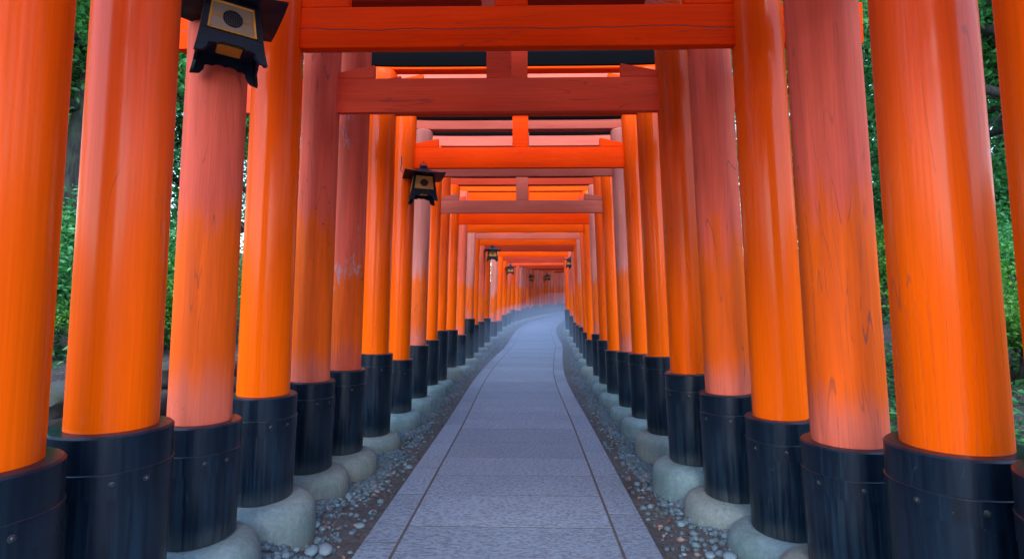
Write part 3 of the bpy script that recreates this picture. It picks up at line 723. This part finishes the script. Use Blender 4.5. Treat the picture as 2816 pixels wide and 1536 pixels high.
def fallen():
    n = 260; P = []
    while len(P) < n:
        y = 1.9 + 12 * random.random() ** 1.6; u = random.choice((-1, 1)) * (random.uniform(.78, 1.0) if random.random() < .6 else random.uniform(.8, 1.6))
        x = path_c(y) + u; P.append((x, y, terrain(x, y) + random.uniform(.012, .03)))
    P = np.array(P); N = unit(n) * .35 + np.array([0, 0, 1]); N /= np.linalg.norm(N, axis=1, keepdims=True)
    D = np.cross(N, unit(n)); D /= np.linalg.norm(D, axis=1, keepdims=True)
    V, F = quads(P, D, N, rng.uniform(.025, .06, n), rng.uniform(.015, .032, n), .22)
    o = link('fallen_leaves', np_mesh('fallen_leaves', V, F, M['dead'], False, np.repeat(rng.random(n), 4)))
    tag(o, 'brown dead leaves scattered on the gravel beside the path', 'leaves', kind='stuff')
fallen()

def grass_tuft(x, y, label):
    n = 34; mb = MB(); 
    for i in range(n):
        a = random.random() * 6.28; l = random.uniform(.04, .10); r0 = random.uniform(0, .03); t = random.uniform(.3, .9)
        p = Vector((r0 * math.cos(a), r0 * math.sin(a), 0)); d = Vector((math.cos(a) * t, math.sin(a) * t, 1)).normalized(); s_ = Vector((-math.sin(a), math.cos(a), 0)) * .0022
        m_ = p + d * l * .55; e = p + d * l * .9 + Vector((math.cos(a), math.sin(a), -.2)) * l * .2
        mb.add([p - s_, p + s_, m_ + s_ * .8, m_ - s_ * .8, e], [(0, 1, 2, 3), (3, 2, 4)])
    me = mb.mesh('grass_tuft', M['leaf_bright']); at = me.attributes.new('tint', 'FLOAT', 'POINT'); at.data.foreach_set('value', np.full(len(me.vertices), .9, np.float32))
    o = link('grass_tuft', me, None, Matrix.Translation((x, y, terrain(x, y)))); tag(o, label, 'grass')
grass_tuft(-1.12, 4.72, 'small green grass tuft growing at the seventh left footing stone')

# ------------------------------------------------------------------ trees and shrubs
def leaf_cloud(blobs, n, L, W, droop=.3, shell=.55):
    """Leaves spread through ellipsoid clumps, in sprays, denser near each clump's skin."""
    C = []; w = np.array([b[3] * b[4] * b[5] for b in blobs]) ** .8; w /= w.sum()
    ns = n // 9; idx = rng.choice(len(blobs), ns, p=w); B = np.array(blobs)[idx]
    d = unit(ns); rad = rng.random(ns) ** (1 / 3) * (1 - shell) + shell * rng.uniform(.75, 1.08, ns)
    c = B[:, :3] + d * B[:, 3:6] * rad[:, None]
    base = rng.random(len(blobs))[idx] * .4 + .15
    P = np.repeat(c, 9, 0) + rng.standard_normal((ns * 9, 3)) * np.array([L * 2.1, L * 2.1, L * .9])
    m = len(P)
    N = unit(m) * .75 + np.array([0, 0, .8]); N /= np.linalg.norm(N, axis=1, keepdims=True)
    D = np.cross(N, unit(m)); D /= np.linalg.norm(D, axis=1, keepdims=True); D[:, 2] -= droop; D /= np.linalg.norm(D, axis=1, keepdims=True)
    V, F = quads(P, D, N, rng.uniform(.7, 1.3, m) * L, rng.uniform(.7, 1.3, m) * W, .12)
    T = np.clip(np.repeat(base, 9) + rng.normal(.15, .2, m), 0, 1)
    return V, F, np.repeat(T, 4)

def limb(mb, p, d, length, r, depth, tips, rr):
    pts = [Vector(p)]; d = Vector(d).normalized(); n = 5
    for i in range(n):
        d = (d + Vector((rr.gauss(0, .16), rr.gauss(0, .16), rr.gauss(.04, .10)))).normalized(); pts.append(pts[-1] + d * length / n)
    mb.tube(pts, [r * (1 - .55 * i / n) for i in range(n + 1)], 10 if r > .05 else 6)
    if depth == 0: tips.append(pts[-1].copy()); tips.append(pts[3].copy()); return
    for k in range(3 if depth > 1 else 4):
        q = pts[rr.choice((2, 3, 4, 5))]; a = rr.random() * 6.28
        e = (d * .7 + Vector((math.cos(a), math.sin(a), rr.uniform(-.1, .5)))).normalized()
        limb(mb, q, e, length * rr.uniform(.5, .75), r * .42, depth - 1, tips, rr)

def make_tree(seed, h, r, clear, n, L, W, blob=.75, d0=2):
    rr = random.Random(seed); mb = MB(); tips = []
    pts = [Vector((0, 0, -.3))]; d = Vector((rr.gauss(0, .05), rr.gauss(0, .05), 1))
    k = 9
    for i in range(k):
        d = (d + Vector((rr.gauss(0, .06), rr.gauss(0, .06), .05))).normalized(); pts.append(pts[-1] + d * h / k)
    mb.tube(pts, [r * (1.5 if i == 0 else 1.08 - .085 * i) for i in range(k + 1)], 16)
    for i in range(3, k + 1):
        if pts[i].z < clear: continue
        for q in range(3):
            a = rr.random() * 6.28
            limb(mb, pts[i], (math.cos(a), math.sin(a), rr.uniform(.0, .5)), h * rr.uniform(.22, .36), r * .38, d0 - 1, tips, rr)
    blobs = [(t.x, t.y, t.z, blob * rr.uniform(.6, 1.25), blob * rr.uniform(.6, 1.25), blob * rr.uniform(.35, .7)) for t in tips]
    V, F, T = leaf_cloud(blobs, n, L, W)
    return mb.mesh('trunk', M['bark']), (V, F, T)

def tree_mesh(seed, mat, *a, **k):
    tr, (V, F, T) = make_tree(seed, *a, **k)
    return tr, np_mesh('crown', V, F, M[mat], False, T)

TA = tree_mesh(3, 'leaf_bright', 7.5, .22, 2.2, 42000, .075, .05)
TB = tree_mesh(11, 'leaf_deep', 6.0, .14, .9, 42000, .07, .042, blob=.8)
TC = tree_mesh(23, 'leaf_dark', 9.5, .30, 1.8, 42000, .10, .055, blob=1.0)
def tree(proto, x, y, rz, s, label, name='broadleaf_tree', cat='tree'):
    g = empty(name, (x, y, terrain(x, y) - .05), rz); g.scale = (s, s, s); tag(g, label, cat, 'trees beside the tunnel')
    link('trunk', proto[0], g); link('crown', proto[1], g)


tree(TC, 8.4, 9.0, 0.6, 1.0, 'tall evergreen seen high between the two widest right pillars', 'evergreen_tree')
tree(TA, 6.2, 6.0, 5.6, .8, 'small leafy tree right of the widest right pillar', 'leafy_tree')
tree(TB, 7.2, 7.0, 1.7, 1.1, 'bushy tree filling the gap between the two widest right pillars', 'low_branching_tree')
tree(TB, -6.2, 8.2, 3.3, 1.15, 'bushy tree right of the thick left trunk', 'low_branching_tree')
tree(TA, -5.6, 6.3, .4, .92, 'tree with a thick dark trunk between the two nearest left pillars', 'dark_trunk_tree')
tree(TB, -4.9, 9.3, 2.0, 1.0, 'low branching green tree showing right of the second left pillar', 'low_branching_tree')
tree(TC, -8.4, 8.8, 1.0, 1.0, 'tall dark evergreen standing behind the thick trunked left tree', 'evergreen_tree')
tree(TB, -8.0, 4.0, 4.0, 1.0, 'green tree left of the thick trunk, behind the nearest left pillar', 'low_branching_tree')
tree(TB, 5.4, 5.0, .8, 1.05, 'bright green tree with thin bare twigs between the two nearest right pillars', 'low_branching_tree')
tree(TA, 6.6, 8.2, 2.6, .95, 'leafy tree showing in the gap left of the widest right pillar', 'leafy_tree')
tree(TC, 8.6, 6.2, 3.3, .9, 'dark evergreen behind the bright green tree on the right bank', 'evergreen_tree')
tree(TB, 4.6, 9.8, 5.0, 1.0, 'low green tree on the right bank behind the weathered right pillar', 'low_branching_tree')


def shrub_mesh(seed, mat, w, h, n, L, W):
    rr = random.Random(seed); mb = MB(); tips = []
    for k in range(9):
        a = rr.random() * 6.28; limb(mb, (rr.gauss(0, .08), rr.gauss(0, .08), -.05), (math.cos(a) * .55, math.sin(a) * .55, 1), h * rr.uniform(.5, .8), .018, 1, tips, rr)
    blobs = [(t.x * w / h, t.y * w / h, max(.1, t.z), .26, .26, .16) for t in tips]
    V, F, T = leaf_cloud(blobs, n, L, W)
    return mb.mesh('stems', M['bark']), np_mesh('foliage', V, F, M[mat], False, T)
SA = shrub_mesh(5, 'leaf_deep', 1.3, 1.3, 11000, .045, .03)
SB = shrub_mesh(9, 'leaf_bright', 1.1, 1.0, 9000, .04, .028)
def shrub(proto, x, y, rz, s, label):
    g = empty('shrub', (x, y, terrain(x, y) - .03), rz); g.scale = (s, s, s); tag(g, label, 'shrub', 'shrubs beside the tunnel')
    link('stems', proto[0], g); link('foliage', proto[1], g)


shrub(SA, -5.2, 5.3, 4.0, 1.25, 'tall leafy shrub in front of the thick left trunk')
shrub(SB, -4.0, 5.6, 5.0, 1.1, 'bright shrub on the wall behind the second left pillar')
shrub(SB, 3.4, 3.6, 5.2, .8, 'small bright shrub at the right edge behind the widest pillar')
shrub(SA, 5.8, 5.9, 3.1, 1.3, 'tall shrub on the right bank below the dark evergreen')
shrub(SA, 6.0, 8.6, 3.9, 1.5, 'broad shrub high on the right bank under the leafy tree')
shrub(SA, -4.3, 4.55, .3, 1.0, 'dense blue green shrub above the stone wall at the left')
shrub(SB, -3.95, 3.75, 1.3, .6, 'small half bare shrub on the edge of the stone wall')
shrub(SA, -4.6, 6.4, 2.3, 1.1, 'shrub behind the second left pillar, above the wall')
shrub(SA, 4.1, 4.6, 1.9, .9, 'low shrub on the right bank under the bright tree')
shrub(SB, 4.9, 6.6, .9, 1.0, 'shrub on the right bank behind the weathered pillar')


def forest():
    blobs = []
    rr = random.Random(4)
    for k in range(330):
        sd = rr.choice((-1, 1)); x = sd * rr.uniform(8, 17); y = rr.uniform(1, 44)
        x += center(y) if y > 20 else 0
        z = terrain(x, y) + rr.uniform(.4, 7.5)
        blobs.append((x, y, z, rr.uniform(1.0, 2.2), rr.uniform(1.0, 2.2), rr.uniform(.6, 1.5)))
    for k in range(70):
        x = rr.uniform(8.5, 13); y = rr.uniform(6.5, 13); blobs.append((x, y, terrain(x, y) + rr.uniform(1, 7.5), 1.3, 1.3, .9))
    for k in range(50):
        x = rr.uniform(-14, 26); y = rr.uniform(46, 56); blobs.append((x, y, .8 + rr.uniform(.3, 8), 2, 2, 1.3))
    V, F, T = leaf_cloud(blobs, 190000, .15, .10, shell=.3)
    o = link('forest', np_mesh('forest', V, F, M['leaf_dark'], False, T * .8)); tag(o, 'dark green wood behind the nearer trees on both sides', 'forest', kind='stuff')
forest()

def undergrowth():
    P = []
    while len(P) < 42000:
        y = random.uniform(-1, 12); 
        if random.random() < .72:
            x = path_c(y) + random.uniform(2.0, 7.5)
            if mnoise.noise((x * 1.1, y * 1.1, 6.0)) < random.uniform(-.5, .3): continue
        else:
            x = path_c(y) - random.uniform(3.3, 7.5)
            if mnoise.noise((x * 1.1, y * 1.1, 2.0)) < random.uniform(-.4, .4): continue
        P.append((x, y, terrain(x, y) + .02 + .14 * random.random() ** 2))
    P = np.array(P); m = len(P)
    N = unit(m) * .6 + np.array([0, 0, 1]); N /= np.linalg.norm(N, axis=1, keepdims=True)
    D = np.cross(N, unit(m)); D /= np.linalg.norm(D, axis=1, keepdims=True)
    V, F = quads(P, D, N, rng.uniform(.035, .085, m), rng.uniform(.022, .05, m), .15)
    o = link('undergrowth', np_mesh('undergrowth', V, F, M['leaf_deep'], False, np.repeat(np.clip(rng.normal(.4, .25, m), 0, 1), 4)))
    tag(o, 'low leafy ground cover on the banks outside the tunnel', 'undergrowth', kind='stuff')
undergrowth()

def stone_wall():
    mb = MB(); rr = random.Random(8)
    y = -1.0
    rows = [(0.0, .30), (.27, .26), (.50, .22)]
    for z0, h in rows:
        y = -1.0 + rr.random() * .3
        while y < 9:
            w = rr.uniform(.3, .62); bm = bmesh.new(); bmesh.ops.create_icosphere(bm, subdivisions=3, radius=1)
            sd = rr.random() * 90
            for v in bm.verts:
                c = v.co; p = 3.2; q = (abs(c.x) ** p + abs(c.y) ** p + abs(c.z) ** p) ** (-1 / p); c = c * q
                c *= 1 + .20 * mnoise.noise((c.x * 1.6 + sd, c.y * 1.6, c.z * 1.6)) + .07 * mnoise.noise((c.x * 5 + sd, c.y * 5, c.z * 5))
                v.co = Vector((c.x * .2, c.y * w * .52, c.z * h * .55))
            x = path_c(y) - 3.12 + rr.uniform(-.04, .04) - z0 * .12
            mb.bm(bm, Matrix.Translation((x, y + w / 2, -.02 + rise(y) + z0 + h / 2 + rr.uniform(-.02, .02))) @ Matrix.Rotation(rr.uniform(-.08, .08), 4, 'X'), True)
            y += w * .98
    o = mb.build('stone_wall', M['wall_stone']); tag(o, 'low dark mossy dry stone wall behind the left pillars', 'wall')
stone_wall()

# ------------------------------------------------------------------ mist lying on the path
def mist():
    mb = MB(); top = [(5.5, -.02), (8, .35), (12, .7), (17, .9), (24, .95), (29, 1.35), (43, 1.5)]
    prof = []
    for y, h in top:
        c = path_c(y); prof.append((y, c - 5.0, c + 5.0, rise(y) + h))
    vs = []; fs = []
    for y, a, b, z in prof: vs += [(a, y, -1), (b, y, -1), (b, y, z), (a, y, z)]
    for k in range(len(prof) - 1):
        o = 4 * k
        for i in range(4):
            j = (i + 1) % 4; fs.append((o + i, o + 4 + i, o + 4 + j, o + j))
    fs.append((0, 1, 2, 3)); o = 4 * (len(prof) - 1); fs.append((o + 3, o + 2, o + 1, o))
    m = NT('mist volume'); pv = m.n('ShaderNodeVolumePrincipled')
    pv.inputs['Color'].default_value = (.62, .75, .95, 1); pv.inputs['Density'].default_value = .055; pv.inputs['Anisotropy'].default_value = .1
    m.t.links.new(pv.outputs[0], m.out.inputs['Volume'])
    mb.add(vs, fs)
    o = mb.build('mist', m.m); tag(o, 'thin blue ground mist lying over the far part of the path', 'mist', kind='stuff')
    bm = bmesh.new(); bm.from_mesh(o.data); bmesh.ops.recalc_face_normals(bm, faces=bm.faces[:]); bm.to_mesh(o.data); bm.free()
mist()

# ------------------------------------------------------------------ light, sky and camera
SUN_EL, SUN_AZ = 38.0, 183.0      # azimuth clockwise from +Y: behind the camera on the left
world = bpy.data.worlds.new('World'); scene.world = world; world.use_nodes = True
wt = world.node_tree; bg = wt.nodes['Background']
sky = wt.nodes.new('ShaderNodeTexSky'); sky.sky_type = 'NISHITA'; sky.sun_disc = False
sky.sun_elevation = R(SUN_EL); sky.sun_rotation = R(SUN_AZ); sky.air_density = 1.3; sky.dust_density = .8; sky.ozone_density = 3.5
wt.links.new(sky.outputs[0], bg.inputs[0]); bg.inputs[1].default_value = .15
sun = bpy.data.lights.new('sun', 'SUN'); sun.energy = 1.0; sun.angle = R(50); sun.color = (1, .96, .9)
so = bpy.data.objects.new('sun', sun); COL.objects.link(so)
dv = Vector((math.sin(R(SUN_AZ)) * math.cos(R(SUN_EL)), math.cos(R(SUN_AZ)) * math.cos(R(SUN_EL)), math.sin(R(SUN_EL))))
so.rotation_euler = dv.to_track_quat('Z', 'Y').to_euler()

cam = bpy.data.cameras.new('camera'); cam.sensor_width = 36; cam.lens = 36 * 1300 / 2576; cam.clip_start = .05; cam.clip_end = 3000
co = bpy.data.objects.new('camera', cam); COL.objects.link(co); co.location = (0, 0, CAM_H)
co.rotation_euler = (R(90) + math.atan(64 / 1300), 0, math.atan(22 / 1300))
scene.camera = co
scene.view_settings.view_transform = 'Standard'; scene.view_settings.look = 'None'; scene.view_settings.gamma = 1
scene.view_settings.exposure = 2.4
scene.cycles.max_bounces = 8; scene.cycles.diffuse_bounces = 5; scene.cycles.volume_bounces = 1
scene.cycles.use_denoising = True
